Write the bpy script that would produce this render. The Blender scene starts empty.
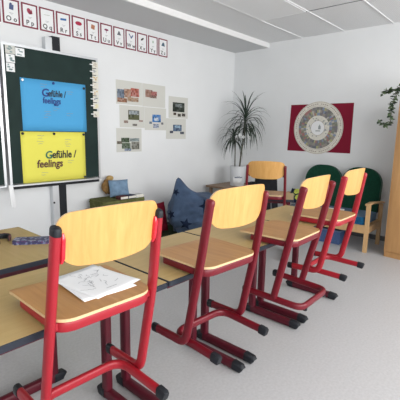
import bpy, bmesh, math, random
from mathutils import Vector, Matrix
from mathutils.bvhtree import BVHTree
random.seed(7)
SC = bpy.context.scene
COL = SC.collection
PI = math.pi

# ------------------------------------------------------------ camera
cd = bpy.data.cameras.new('camera'); cam = bpy.data.objects.new('camera', cd); COL.objects.link(cam)
rt = Vector((0.66592, -0.745793, 0.018555)); up = Vector((0.118876, 0.130633, 0.984278)); fw = Vector((0.736491, 0.653245, -0.175648))
cam.matrix_world = Matrix(((rt.x, up.x, -fw.x, 0), (rt.y, up.y, -fw.y, 0), (rt.z, up.z, -fw.z, 1.45), (0, 0, 0, 1)))
cd.sensor_width = 36; cd.lens = 378.92 / 400 * 36; cd.clip_start = 0.05
SC.camera = cam
# ------------------------------------------------------------ light
w = bpy.data.worlds.new('sky'); SC.world = w; w.use_nodes = True
bg = w.node_tree.nodes['Background']; bg.inputs[0].default_value = (0.80, 0.90, 1.0, 1); bg.inputs[1].default_value = 1.0
def area(name, loc, rot, sx, sy, power, col):
    l = bpy.data.lights.new(name, 'AREA'); l.shape = 'RECTANGLE'; l.size = sx; l.size_y = sy; l.energy = power; l.color = col
    o = bpy.data.objects.new(name, l); COL.objects.link(o); o.location = loc; o.rotation_euler = rot
    return o
WY = -2.4                                    # window wall
for i, x in enumerate((-1.2, 1.25, 3.7)):
    area('window_daylight', (x, WY + 0.02, 1.72), (PI / 2, 0, 0), 2.0, 1.55, 100, (1.0, 0.985, 0.965))
vs = SC.view_settings
vs.view_transform = 'Standard'; vs.look = 'None'; vs.gamma = 1; vs.exposure = 0.0; vs.use_curve_mapping = False

# ------------------------------------------------------------ materials
def mat(name, col, rough=0.5, spec=0.5, metal=0, noise=0.0, nscale=20, bump=0.0, bscale=200, coat=0.0, sheen=0.0):
    m = bpy.data.materials.new(name); m.use_nodes = True; nt = m.node_tree; b = nt.nodes['Principled BSDF']
    b.inputs['Base Color'].default_value = (*col, 1); b.inputs['Roughness'].default_value = rough
    b.inputs['Specular IOR Level'].default_value = spec; b.inputs['Metallic'].default_value = metal
    b.inputs['Coat Weight'].default_value = coat; b.inputs['Sheen Weight'].default_value = sheen
    if noise or bump: tc = nt.nodes.new('ShaderNodeTexCoord')
    if noise:
        n = nt.nodes.new('ShaderNodeTexNoise'); n.inputs['Scale'].default_value = nscale; n.inputs['Detail'].default_value = 4
        nt.links.new(tc.outputs['Object'], n.inputs['Vector'])
        r = nt.nodes.new('ShaderNodeValToRGB')
        r.color_ramp.elements[0].position = 0.3; r.color_ramp.elements[1].position = 0.7
        r.color_ramp.elements[0].color = (*[c * (1 - noise) for c in col], 1)
        r.color_ramp.elements[1].color = (*[min(1, c * (1 + noise)) for c in col], 1)
        nt.links.new(n.outputs['Fac'], r.inputs['Fac']); nt.links.new(r.outputs['Color'], b.inputs['Base Color'])
    if bump:
        n2 = nt.nodes.new('ShaderNodeTexNoise'); n2.inputs['Scale'].default_value = bscale
        nt.links.new(tc.outputs['Object'], n2.inputs['Vector'])
        bp = nt.nodes.new('ShaderNodeBump'); bp.inputs['Strength'].default_value = bump; bp.inputs['Distance'].default_value = 0.002
        nt.links.new(n2.outputs['Fac'], bp.inputs['Height']); nt.links.new(bp.outputs['Normal'], b.inputs['Normal'])
    return m
def wood(name, c1, c2, stretch=(2, 30, 30), rough=0.35, coat=0.15):
    m = bpy.data.materials.new(name); m.use_nodes = True; nt = m.node_tree; b = nt.nodes['Principled BSDF']
    tc = nt.nodes.new('ShaderNodeTexCoord'); mp = nt.nodes.new('ShaderNodeMapping'); mp.inputs['Scale'].default_value = stretch
    n = nt.nodes.new('ShaderNodeTexNoise'); n.inputs['Scale'].default_value = 1.6; n.inputs['Detail'].default_value = 6; n.inputs['Distortion'].default_value = 0.6
    r = nt.nodes.new('ShaderNodeValToRGB'); r.color_ramp.elements[0].position = 0.3; r.color_ramp.elements[1].position = 0.7
    r.color_ramp.elements[0].color = (*c1, 1); r.color_ramp.elements[1].color = (*c2, 1)
    nt.links.new(tc.outputs['Object'], mp.inputs['Vector']); nt.links.new(mp.outputs['Vector'], n.inputs['Vector'])
    nt.links.new(n.outputs['Fac'], r.inputs['Fac']); nt.links.new(r.outputs['Color'], b.inputs['Base Color'])
    b.inputs['Roughness'].default_value = rough; b.inputs['Coat Weight'].default_value = coat
    return m
M = {}
M['wall'] = mat('wall_paint', (0.76, 0.775, 0.785), 0.9, 0.2, noise=0.015, nscale=3, bump=0.15, bscale=160)
M['white'] = mat('white_paint', (0.80, 0.80, 0.80), 0.6)
M['soffit'] = mat('shaded_soffit_paint', (0.62, 0.63, 0.64), 0.9, 0.2)  # grey carries the dim light on the underside, shade put into the colour
M['grid'] = mat('ceiling_rail_metal', (0.85, 0.86, 0.87), 0.5)
M['joint'] = mat('ceiling_joint_dark', (0.16, 0.17, 0.18), 0.6)
M['floor'] = mat('linoleum', (0.45, 0.45, 0.46), 0.42, 0.4, noise=0.07, nscale=60, bump=0.05, bscale=90)
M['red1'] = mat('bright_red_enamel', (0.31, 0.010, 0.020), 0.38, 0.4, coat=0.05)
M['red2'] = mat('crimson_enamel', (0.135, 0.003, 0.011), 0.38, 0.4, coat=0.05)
M['redtab'] = mat('shaded_wine_red_enamel', (0.072, 0.003, 0.011), 0.42, 0.35, coat=0.0)  # wine red, darkened further with the shade under the tables
M['redplastic'] = mat('red_plastic', (0.55, 0.012, 0.03), 0.22, 0.5, coat=0.4)
M['black'] = mat('black_plastic', (0.010, 0.012, 0.016), 0.5, 0.3)
M['edge'] = mat('dark_edge_band', (0.018, 0.023, 0.034), 0.45, 0.3)
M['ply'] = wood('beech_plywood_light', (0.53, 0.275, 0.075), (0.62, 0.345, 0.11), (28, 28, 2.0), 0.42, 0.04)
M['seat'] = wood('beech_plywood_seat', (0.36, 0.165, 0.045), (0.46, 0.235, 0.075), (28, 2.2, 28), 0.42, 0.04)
M['plyedge'] = mat('plywood_edge', (0.62, 0.44, 0.24), 0.5, noise=0.08, nscale=90)
M['top'] = wood('tabletop_laminate', (0.43, 0.30, 0.115), (0.49, 0.345, 0.145), (2.5, 30, 30), 0.42, 0.03)
M['board'] = mat('chalkboard_green', (0.013, 0.029, 0.026), 0.65, 0.2, noise=0.15, nscale=6)
M['alu'] = mat('aluminium', (0.62, 0.64, 0.66), 0.35, metal=0.7)
M['paper'] = mat('white_paper', (0.82, 0.83, 0.84), 0.8, 0.2)
M['cream'] = mat('cream_paper', (0.70, 0.68, 0.61), 0.8, 0.2, noise=0.08, nscale=30)
M['greypaper'] = mat('passepartout_card', (0.60, 0.60, 0.56), 0.85, 0.2)
M['cardframe'] = mat('maroon_card', (0.20, 0.018, 0.045), 0.6)
M['ink'] = mat('black_ink', (0.02, 0.02, 0.025), 0.7)
M['greyink'] = mat('pencil_grey', (0.28, 0.29, 0.31), 0.8)
M['blueink'] = mat('blue_marker', (0.02, 0.05, 0.22), 0.7)
M['greenink'] = mat('green_marker', (0.02, 0.14, 0.09), 0.7)
M['brownink'] = mat('brown_marker', (0.10, 0.035, 0.03), 0.7)
M['bluepost'] = mat('blue_poster_paper', (0.08, 0.36, 0.66), 0.75, 0.2)
M['yellowpost'] = mat('yellow_poster_paper', (0.78, 0.73, 0.12), 0.75, 0.2)
M['redpost'] = mat('dark_red_poster', (0.21, 0.008, 0.028), 0.7, 0.2)
M['cab'] = wood('pine_cabinet', (0.36, 0.185, 0.068), (0.46, 0.255, 0.10), (10, 10, 1.2), 0.45, 0.1)
M['sofawood'] = wood('beech_sofa_frame', (0.45, 0.27, 0.12), (0.55, 0.35, 0.17), (12, 12, 2), 0.45, 0.1)
M['greenfab'] = mat('dark_green_fabric', (0.006, 0.045, 0.026), 0.95, 0.1, noise=0.2, nscale=40, bump=0.5, bscale=300, sheen=0.15)
M['bluefab'] = mat('teal_blue_fabric', (0.008, 0.07, 0.15), 0.95, 0.1, noise=0.2, nscale=40, sheen=0.15)
M['denim'] = mat('denim_fabric', (0.065, 0.10, 0.17), 0.95, 0.1, noise=0.3, nscale=7, bump=0.5, bscale=250, sheen=0.1)
M['denimlight'] = mat('light_denim_fabric', (0.17, 0.26, 0.37), 0.95, 0.1, noise=0.25, nscale=14, bump=0.5, bscale=250)
M['navy'] = mat('navy_fabric', (0.012, 0.02, 0.045), 0.95, 0.1, noise=0.2, nscale=30)
M['redfab'] = mat('red_fabric', (0.22, 0.012, 0.03), 0.95, 0.1, noise=0.2, nscale=20)
M['olive'] = mat('olive_fabric', (0.12, 0.13, 0.05), 0.95, 0.1, noise=0.25, nscale=25, bump=0.4)
M['mat'] = mat('dark_green_mat', (0.03, 0.045, 0.025), 0.95, 0.1, noise=0.25, nscale=25)
M['brownfab'] = mat('brown_plush', (0.26, 0.15, 0.06), 0.95, 0.1, noise=0.3, nscale=30)
M['blackfab'] = mat('black_fabric', (0.010, 0.011, 0.014), 0.9, 0.2, noise=0.3, nscale=20)
M['pot'] = mat('white_ceramic', (0.66, 0.68, 0.70), 0.4)
M['leaf'] = mat('dark_palm_leaf', (0.022, 0.040, 0.024), 0.5, noise=0.35, nscale=9)
M['ivy'] = mat('ivy_leaf', (0.10, 0.15, 0.07), 0.5, noise=0.4, nscale=25)
M['ivyd'] = mat('dark_ivy_leaf', (0.03, 0.055, 0.03), 0.5, noise=0.4, nscale=25)
M['stem'] = mat('grey_stem', (0.10, 0.095, 0.07), 0.8, noise=0.3, nscale=40)
M['soil'] = mat('soil', (0.03, 0.02, 0.015), 1)
M['dkwood'] = wood('brown_wood', (0.20, 0.125, 0.075), (0.27, 0.175, 0.11), (3, 14, 14), 0.5, 0.05)
M['glass'] = mat('window_pane', (0.85, 0.92, 0.97), 0.05)
_cm = {}
def cm(c, rough=0.75):
    k = tuple(round(x, 3) for x in c)
    if k not in _cm: _cm[k] = mat('colour_print', k, rough, 0.2, noise=0.12, nscale=70)
    return _cm[k]

# ------------------------------------------------------------ mesh helpers
def finish(name, bm, m, parent=None, smooth=False, bevel=0):
    if bevel:
        bmesh.ops.bevel(bm, geom=[e for e in bm.edges if len(e.link_faces) == 2 and e.calc_face_angle(0) > 0.6], offset=bevel, segments=2, affect='EDGES', profile=0.6)
    me = bpy.data.meshes.new(name); bm.normal_update(); bm.to_mesh(me); bm.free()
    mats = m if isinstance(m, (list, tuple)) else [m]
    for k in mats: me.materials.append(k)
    if smooth:
        for p in me.polygons: p.use_smooth = True
        if hasattr(me, 'set_sharp_from_angle'): me.set_sharp_from_angle(angle=math.radians(40))
    o = bpy.data.objects.new(name, me); COL.objects.link(o)
    if parent: o.parent = parent
    return o
def tag(o, label, cat, group=None):
    o['label'] = label; o['category'] = cat
    if group: o['group'] = group
    return o
def thing(name, label, cat, loc=(0, 0, 0), rz=0, group=None):
    o = bpy.data.objects.new(name, None); o.empty_display_size = 0.05; COL.objects.link(o)
    o.location = loc; o.rotation_euler = (0, 0, rz); return tag(o, label, cat, group)
def struct(o): o['kind'] = 'structure'; return o
def box(bm, x0, y0, z0, x1, y1, z1, mi=0):
    v = [bm.verts.new(p) for p in ((x0, y0, z0), (x1, y0, z0), (x1, y1, z0), (x0, y1, z0), (x0, y0, z1), (x1, y0, z1), (x1, y1, z1), (x0, y1, z1))]
    for f in ((3, 2, 1, 0), (4, 5, 6, 7), (0, 1, 5, 4), (1, 2, 6, 5), (2, 3, 7, 6), (3, 0, 4, 7)):
        bm.faces.new([v[i] for i in f]).material_index = mi
def boxo(name, c, m, parent=None, bevel=0):
    bm = bmesh.new(); box(bm, *c); return finish(name, bm, m, parent, bool(bevel), bevel)
def rounded(pts, rad, seg=6):
    """polyline with filleted corners; rad = number or list per point"""
    pts = [Vector(p) for p in pts]; out = [pts[0]]
    for i in range(1, len(pts) - 1):
        r = rad[i] if isinstance(rad, (list, tuple)) else rad
        a = (pts[i - 1] - pts[i]); b = (pts[i + 1] - pts[i])
        rr = min(r, a.length * 0.48, b.length * 0.48)
        p0 = pts[i] + a.normalized() * rr; p1 = pts[i] + b.normalized() * rr
        for k in range(seg + 1):
            t = k / seg; out.append((1 - t) ** 2 * p0 + 2 * t * (1 - t) * pts[i] + t * t * p1)
    out.append(pts[-1]); return out
def sweep(bm, pts, ra, rb, ref, n=12, mi=0, cap=True, power=2.6, taper=None):
    """sweep a rounded section: ra along ref axis, rb across"""
    pts = [Vector(p) for p in pts]; ref = Vector(ref); rings = []
    for i, p in enumerate(pts):
        t = (pts[min(i + 1, len(pts) - 1)] - pts[max(i - 1, 0)]).normalized()
        a = (ref - t * ref.dot(t))
        if a.length < 1e-4: a = t.orthogonal()
        a.normalize(); b = t.cross(a).normalized()
        k = 1 if taper is None else taper[i]
        ring = []
        for j in range(n):
            th = 2 * PI * j / n; c, s = math.cos(th), math.sin(th)
            ring.append(bm.verts.new(p + a * (ra * k * math.copysign(abs(c) ** (2 / power), c)) + b * (rb * k * math.copysign(abs(s) ** (2 / power), s))))
        rings.append(ring)
    for i in range(len(rings) - 1):
        for j in range(n):
            bm.faces.new((rings[i][j], rings[i][(j + 1) % n], rings[i + 1][(j + 1) % n], rings[i + 1][j])).material_index = mi
    if cap:
        bm.faces.new(list(reversed(rings[0]))).material_index = mi; bm.faces.new(rings[-1]).material_index = mi
def sweepo(name, pts, ra, rb, ref, m, parent=None, **k):
    bm = bmesh.new(); sweep(bm, pts, ra, rb, ref, **k)
    bmesh.ops.recalc_face_normals(bm, faces=bm.faces[:]); return finish(name, bm, m, parent, True)
def prism(bm, outline, z0, z1, mi=0, side_mi=None):
    """outline: list of (x,y); extruded z0..z1"""
    a = [bm.verts.new((x, y, z0)) for x, y in outline]; b = [bm.verts.new((x, y, z1)) for x, y in outline]
    n = len(outline)
    bm.faces.new(list(reversed(a))).material_index = mi; bm.faces.new(b).material_index = mi
    for i in range(n):
        bm.faces.new((a[i], a[(i + 1) % n], b[(i + 1) % n], b[i])).material_index = mi if side_mi is None else side_mi
def rrect(x0, y0, x1, y1, r, seg=6):
    rs = r if isinstance(r, (list, tuple)) else [r] * 4
    out = []
    for (cx, cy, a0), rr in zip(((x0, y0, PI), (x1, y0, 1.5 * PI), (x1, y1, 0), (x0, y1, .5 * PI)), rs):
        sx = 1 if cx == x0 else -1; sy = 1 if cy == y0 else -1
        for k in range(seg + 1):
            t = a0 + k / seg * PI / 2; out.append((cx + sx * rr + rr * math.cos(t), cy + sy * rr + rr * math.sin(t)))
    return out
def dense(out, step=.02):
    r_ = []
    for i, (x, y) in enumerate(out):
        x2, y2 = out[(i + 1) % len(out)]; n = max(1, int(math.hypot(x2 - x, y2 - y) / step))
        r_ += [(x + (x2 - x) * k / n, y + (y2 - y) * k / n) for k in range(n)]
    return r_
def lathe(bm, prof, cx=0, cy=0, n=32, mi=0):
    rings = [[bm.verts.new((cx + r * math.cos(2 * PI * j / n), cy + r * math.sin(2 * PI * j / n), z)) for j in range(n)] for r, z in prof]
    for i in range(len(rings) - 1):
        for j in range(n): bm.faces.new((rings[i][j], rings[i][(j + 1) % n], rings[i + 1][(j + 1) % n], rings[i + 1][j])).material_index = mi
    bm.faces.new(list(reversed(rings[0]))).material_index = mi; bm.faces.new(rings[-1]).material_index = mi
def text_mesh(name, body, size, m, parent, mw, bold=0.0, shear=0.0, align='LEFT', squash=1.0):
    cu = bpy.data.curves.new('lettering', 'FONT'); cu.body = body; cu.size = size; cu.extrude = 0.0004; cu.offset = bold; cu.shear = shear; cu.align_x = align
    cu.resolution_u = 3
    o = bpy.data.objects.new('lettering', cu); COL.objects.link(o); bpy.context.view_layer.update()
    dg = bpy.context.evaluated_depsgraph_get(); me = bpy.data.meshes.new_from_object(o.evaluated_get(dg))
    bpy.data.objects.remove(o); bpy.data.curves.remove(cu)
    me.transform(Matrix.Diagonal((squash, 1, 1, 1))); me.transform(mw); me.materials.clear(); me.materials.append(m)
    r = bpy.data.objects.new(name, me); COL.objects.link(r); r.parent = parent; return r
# plane of the board wall: local (x right, y up) -> world (x, const, z); faces -y
WALLM = Matrix(((1, 0, 0, 0), (0, 0, -1, 0), (0, 1, 0, 0), (0, 0, 0, 1)))
# plane of the back wall: local x right -> world -y ; faces -x
BACKM = Matrix(((0, 0, -1, 0), (-1, 0, 0, 0), (0, 1, 0, 0), (0, 0, 0, 1)))
def copy_tree(o, parent=None):
    c = o.copy(); COL.objects.link(c); c.parent = parent
    for ch in [k for k in bpy.data.objects if k.parent == o]:
        copy_tree(ch, c)
    return c

XB, YB, X0 = 5.55, 4.18, -2.6
ZS, ZC = 2.816, 2.884
# ------------------------------------------------------------ structure
bm = bmesh.new(); box(bm, X0, WY, -0.1, XB, YB, 0); struct(finish('floor', bm, M['floor']))
bm = bmesh.new(); box(bm, X0 - .1, YB, -0.1, XB + .1, YB + .15, 3.0); struct(finish('wall_left', bm, M['wall']))
bm = bmesh.new(); box(bm, XB, WY, -0.1, XB + .15, YB, 3.0); struct(finish('wall_back', bm, M['wall']))
bm = bmesh.new(); box(bm, X0 - .15, WY, -0.1, X0, YB, 3.0); struct(finish('wall_front', bm, M['wall']))
bm = bmesh.new()
box(bm, X0 - .15, WY - .2, -0.1, XB + .15, WY, 0.92); box(bm, X0 - .15, WY - .2, 2.52, XB + .15, WY, 3.0)
xs = [X0 - .15, -2.25, -0.15, 0.2, 2.3, 2.65, 4.75, XB + .15]
for i in range(0, 8, 2): box(bm, xs[i], WY - .2, 0.92, xs[i + 1], WY, 2.52)
struct(finish('wall_right', bm, M['wall']))
for i in range(3):
    a, b = xs[2 * i + 1], xs[2 * i + 2]
    bm = bmesh.new()
    for c in ((a, .92, a + .06, 2.52), (b - .06, .92, b, 2.52), (a, .92, b, .98), (a, 2.46, b, 2.52), ((a + b) / 2 - .04, .98, (a + b) / 2 + .04, 2.46)):
        box(bm, c[0], WY - .12, c[1], c[2], WY - .06, c[3])
    wf = struct(finish('window_%d' % (i + 1), bm, M['white']))
# ceiling: main field and lower soffit strip along the board wall
bm = bmesh.new(); box(bm, X0, WY, ZC + .004, XB, 3.50, 3.0)
cm_ceil = bpy.data.materials.new('perforated_ceiling_panel'); cm_ceil.use_nodes = True
nt = cm_ceil.node_tree; b = nt.nodes['Principled BSDF']; b.inputs['Roughness'].default_value = .6
tc = nt.nodes.new('ShaderNodeTexCoord'); vo = nt.nodes.new('ShaderNodeTexVoronoi'); vo.inputs['Scale'].default_value = 55; vo.inputs['Randomness'].default_value = 0
ra = nt.nodes.new('ShaderNodeValToRGB'); ra.color_ramp.elements[0].position = .18; ra.color_ramp.elements[1].position = .3
ra.color_ramp.elements[0].color = (.56, .57, .58, 1); ra.color_ramp.elements[1].color = (.78, .79, .80, 1)
nt.links.new(tc.outputs['Object'], vo.inputs['Vector']); nt.links.new(vo.outputs['Distance'], ra.inputs['Fac']); nt.links.new(ra.outputs['Color'], b.inputs['Base Color'])
struct(finish('ceiling', bm, cm_ceil))
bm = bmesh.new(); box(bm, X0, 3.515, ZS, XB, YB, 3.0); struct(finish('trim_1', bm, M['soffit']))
bm = bmesh.new(); box(bm, X0, 3.49, ZS - .001, XB, 3.515, 3.0); struct(finish('trim_2', bm, M['white']))  # window-facing side of the soffit, its daylight put into a whiter paint
bm = bmesh.new()
for y in (2.91, 2.27, 1.63, .99, .35, -.29, -.93, -1.57): box(bm, X0, y - .006, ZC - .004, XB, y + .006, ZC + .006)
struct(finish('trim_3', bm, M['grid']))
bm = bmesh.new()
for i, y in enumerate((2.27, 1.63, .99, .35, -.29)):
    for k in range(4): box(bm, 4.42 - 1.9 * k, y + .012, ZC - .001, 4.428 - 1.9 * k, y + .628, ZC + .006)
struct(finish('trim_4', bm, M['joint']))
# ceiling lamp, switched off, in the panel field
lp = thing('ceiling_light', 'pale flat unlit panel lamp recessed between the grey ceiling panels', 'lamp', (3.47, 2.59, ZC))
boxo('diffuser', (-.93, -.29, -.006, .93, .29, .004), mat('lamp_diffuser', (.84, .85, .86), .4), lp)
bm = bmesh.new()
for c in ((-.94, -.3, .94, -.29), (-.94, .29, .94, .3), (-.94, -.29, -.93, .29), (.93, -.29, .94, .29)): box(bm, c[0], c[1], -.008, c[2], c[3], .004)
finish('lamp_frame', bm, M['grid'], lp)
bm = bmesh.new(); box(bm, XB - .012, WY, 0, XB, YB - .012, .07); struct(finish('baseboard_back', bm, mat('grey_skirting', (.12, .125, .13), .5)))
bm = bmesh.new(); box(bm, X0, YB - .012, 0, XB, YB, .07); struct(finish('baseboard_left', bm, mat('grey_skirting', (.12, .125, .13), .5)))

# ------------------------------------------------------------ chairs
SEAT = .835      # world height of a seat hung on a table
def seat_parts(t, red, seatm):
    out = dense(rrect(-.205, -.030, .205, .358, [.075, .075, .014, .014], 8))
    out = [(x * (1 + .05 * max(0, y) / .385), y) for x, y in out]
    bm = bmesh.new()
    # slab with a soft waterfall at the free edge and a slight dish: radial grid
    c = Vector((0, .19)); N = 7; rings = []
    def zz(x, y): return -.010 * max(0, (y - .30) / .085) ** 2 - .006 * (1 - min(1, (abs(x) / .2)) ** 2) * math.sin(max(0, min(1, y / .385)) * PI)
    for zoff in (0, -.011):
        rs = []
        for k in range(1, N + 1):
            f = k / N; rs.append([bm.verts.new((x * f, c.y + (y - c.y) * f, zz(x * f, c.y + (y - c.y) * f) + zoff)) for x, y in out])
        cv = bm.verts.new((0, c.y, zz(0, c.y) + zoff)); rings.append((cv, rs))
    n = len(out)
    for s, (cv, rs) in enumerate(rings):
        for j in range(n):
            f = (cv, rs[0][j], rs[0][(j + 1) % n]); bm.faces.new(f if s == 0 else f[::-1])
            for k in range(N - 1):
                f = (rs[k][j], rs[k + 1][j], rs[k + 1][(j + 1) % n], rs[k][(j + 1) % n]); bm.faces.new(f if s == 0 else f[::-1])
    for j in range(n):
        a, b2 = rings[0][1][-1], rings[1][1][-1]
        bm.faces.new((a[j], b2[j], b2[(j + 1) % n], a[(j + 1) % n])).material_index = 1
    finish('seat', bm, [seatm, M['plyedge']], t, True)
    # red rail running round under the seat (open towards the free edge)
    pts = rounded([(-.192, .275, -.033), (-.190, -.016, -.031), (.190, -.016, -.031), (.192, .275, -.033)], .065, 8)
    sweepo('seat_rail', pts, .0195, .011, (0, 0, 1), red, t, power=4)
    for s in (-1, 1):
        boxo('bracket', (s * .197 - .012, -.012 + .012, -.04, s * .197 + .006 + .004, .04, -.014), red, t, .003)
def backrest(t, yc, z0, z1, wid, lean):
    """curved plywood panel; bulges backwards in the middle"""
    out = dense(rrect(-wid / 2, z0, wid / 2, z1, [.075, .075, .045, .045], 8), .015)
    out = [(x, z + .014 * (z - (z0 + z1) / 2) / ((z1 - z0) / 2) * (1 - (2 * x / wid) ** 2)) for x, z in out]
    bm = bmesh.new(); zc = (z0 + z1) / 2; N = 7; n = len(out); sides = []
    for s in (0, 1):
        def P(x, z):
            return (x, yc - lean * (z - zc) - .040 * (1 - (2 * x / wid) ** 2) + (.0045 if s else -.0045), z)
        rs = [[bm.verts.new(P(x * k / N, zc + (z - zc) * k / N)) for x, z in out] for k in range(1, N + 1)]
        sides.append((bm.verts.new(P(0, zc)), rs))
    for s, (cv, rs) in enumerate(sides):
        for j in range(n):
            f = (cv, rs[0][j], rs[0][(j + 1) % n]); bm.faces.new(f if s == 0 else f[::-1])
            for k in range(N - 1):
                f = (rs[k][j], rs[k + 1][j], rs[k + 1][(j + 1) % n], rs[k][(j + 1) % n]); bm.faces.new(f if s == 0 else f[::-1])
    for j in range(n):
        a, b2 = sides[0][1][-1], sides[1][1][-1]
        bm.faces.new((a[j], b2[j], b2[(j + 1) % n], a[(j + 1) % n])).material_index = 1
    bmesh.ops.recalc_face_normals(bm, faces=bm.faces[:])
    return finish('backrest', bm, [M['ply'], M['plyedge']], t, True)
def chair(label, loc, rz, red, kind='open', seatm=None, group=None, capm=None):
    t = thing('school_chair', label, 'chair', (loc[0], loc[1], loc[2]), rz, group)
    seat_parts(t, red, seatm or M['seat'])
    if kind == 'open':
        T, S, B, F, R, U = (.202, -.046, .302), (.212, 0, 0), (.214, .089, -.412), (.214, .322, -.421), (.186, -.085, -.421), (.186, .205, -.415)
    else:
        T, S, B, F, R, U = (.205, -.062, .298), (.210, 0, 0), (.196, .092, -.388), (.196, .29, -.393), (.178, -.09, -.408), None
    for s in (-1, 1):
        m_ = lambda p: (s * p[0], p[1], p[2])
        if kind == 'open':
            pts = rounded([m_(T), m_(S), m_(B), m_(F)], [0, .1, .055, 0], 8)
        else:
            pts = rounded([m_(T), m_(S), m_(B)], [0, .1, 0], 6)
        fr = sweepo('side_tube', pts, .0145, .0225, (1, 0, 0), red, t, n=14)
        d = (Vector(m_(T)) - Vector(m_(S))).normalized(); p = Vector(m_(T))
        sweepo('top_cap', [p - d * .004, p + d * .014, p + d * .022, p + d * .026], .0155, .0237, (1, 0, 0), capm or red, fr, n=14, taper=[1, 1, .85, .5])
        if kind == 'open':
            e = Vector(m_(F)); sweepo('end_cap', [e + Vector((0, -.018, .001)), e + Vector((0, .018, -.001)), e + Vector((0, .023, -.001))], .0165, .0245, (1, 0, 0), M['black'], fr, n=12, taper=[1, 1, .8])
        # red plastic clamp that holds the backrest
        z = .262; y = T[1] * z / .316 + .004
        bm = bmesh.new(); cx_, cy_, cw = (.183, y - .004, .019) if capm else (.184, y + .010, .012)
        sweep(bm, [(s * cx_, cy_ + .008, z - .060), (s * cx_, cy_ + .002, z - .040), (s * cx_, cy_ - .008, z + .022), (s * cx_, cy_ - .010, z + .040)], .009, cw, (1, 0, 0), n=12, taper=[.6, 1, 1, .6])
        bmesh.ops.recalc_face_normals(bm, faces=bm.faces[:]); finish('clamp', bm, M['redplastic'] if capm else red, t, True)
    if kind == 'open':
        pts = rounded([(-R[0], R[1], R[2]), (-U[0], U[1], U[2]), (U[0], U[1], U[2]), R], [0, .075, .075, 0], 8)
        fr = sweepo('floor_runner', pts, .0205, .0145, (0, 0, 1), red, t, n=14)
        for s in (-1, 1):
            e = Vector((s * R[0], R[1], R[2]))
            sweepo('end_cap', [e + Vector((0, .014, 0)), e + Vector((0, -.024, -.003)), e + Vector((0, -.031, -.005))], .0245, .0175, (0, 0, 1), M['black'], fr, n=12, power=3.5, taper=[1, 1, .8])
    else:
        pts = rounded([(-F[0], F[1], F[2]), (-R[0] - .004, R[1], R[2]), (R[0] + .004, R[1], R[2]), F], [0, .06, .06, 0], 8)
        fr = sweepo('floor_runner', pts, .0205, .0145, (0, 0, 1), red, t, n=14)
        for s in (-1, 1):
            e = Vector((s * F[0], F[1], F[2]))
            sweepo('end_cap', [e + Vector((0, -.016, 0)), e + Vector((0, .022, 0)), e + Vector((0, .028, 0))], .0245, .0175, (0, 0, 1), M['black'], fr, n=12, power=3.5, taper=[1, 1, .8])
            bm = bmesh.new(); lathe(bm, [(.010, -.030), (.014, -.027), (.014, -.012)], n=14)
            bmesh.ops.translate(bm, verts=bm.verts, vec=Vector((s * .135, R[1] - .001, R[2]))); finish('rubber_foot', bm, M['black'], fr, True)
    backrest(t, -.036, .192, .362, .400, .14)
    return t
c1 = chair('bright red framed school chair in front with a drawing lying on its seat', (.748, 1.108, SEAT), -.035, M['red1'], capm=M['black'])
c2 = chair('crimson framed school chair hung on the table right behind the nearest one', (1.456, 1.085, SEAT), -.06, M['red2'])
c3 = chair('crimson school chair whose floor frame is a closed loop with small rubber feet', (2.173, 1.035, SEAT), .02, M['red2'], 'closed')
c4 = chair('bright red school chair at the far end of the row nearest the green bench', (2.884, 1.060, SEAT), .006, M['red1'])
c5 = chair('school chair behind the row, in front of the potted palm, seat empty', (3.585, 2.215, .785), math.radians(-62), M['red2'])

# sheet with drawing on the nearest seat
dr = thing('drawing_sheet', 'white sheet with faint pencil drawing on the nearest chair seat', 'paper', (.748, 1.108, SEAT), -.035)
def sheet(name, cen, wx, wy, rot, z, curl):
    bm = bmesh.new(); g = []
    nx, ny = 12, 9
    for i in range(nx + 1):
        r = []
        for j in range(ny + 1):
            u, v = i / nx - .5, j / ny - .5
            x, y = u * wx, v * wy; X = cen[0] + x * math.cos(rot) - y * math.sin(rot); Y = cen[1] + x * math.sin(rot) + y * math.cos(rot)
            r.append(bm.verts.new((X, Y, z + curl * (max(0, u * 2 - .3) ** 2 + .6 * max(0, -v * 2 - .5) ** 2) + .0007 * math.sin(9 * u + 5 * v))))
        g.append(r)
    for i in range(nx):
        for j in range(ny): bm.faces.new((g[i][j], g[i + 1][j], g[i + 1][j + 1], g[i][j + 1]))
    o = finish(name, bm, M['paper'], dr, True); so = o.modifiers.new('thickness', 'SOLIDIFY'); so.thickness = .0005; so.offset = -1
    return o
sheet('sheet', (.072, .200), .225, .30, math.radians(9), .0045, .006)
sheet('sheet', (.060, .195), .225, .30, math.radians(-3), .0022, .0015)
rnd = random.Random(3); bm = bmesh.new()
for k in range(30):
    x, y = rnd.uniform(.0, .14), rnd.uniform(.12, .29); a = rnd.uniform(0, PI); pts = []
    for i in range(6):
        pts.append((x, y, .0062)); a += rnd.uniform(-.9, .9); x += .007 * math.cos(a); y += .006 * math.sin(a)
    sweep(bm, pts, .0009, .0003, (math.sin(a), -math.cos(a), 0), n=4)
sweep(bm, [(.06, .095, .0066), (.11, .10, .0066)], .0014, .0003, (0, 1, 0), n=4)
finish('pencil_lines', bm, M['greyink'], dr)

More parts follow.
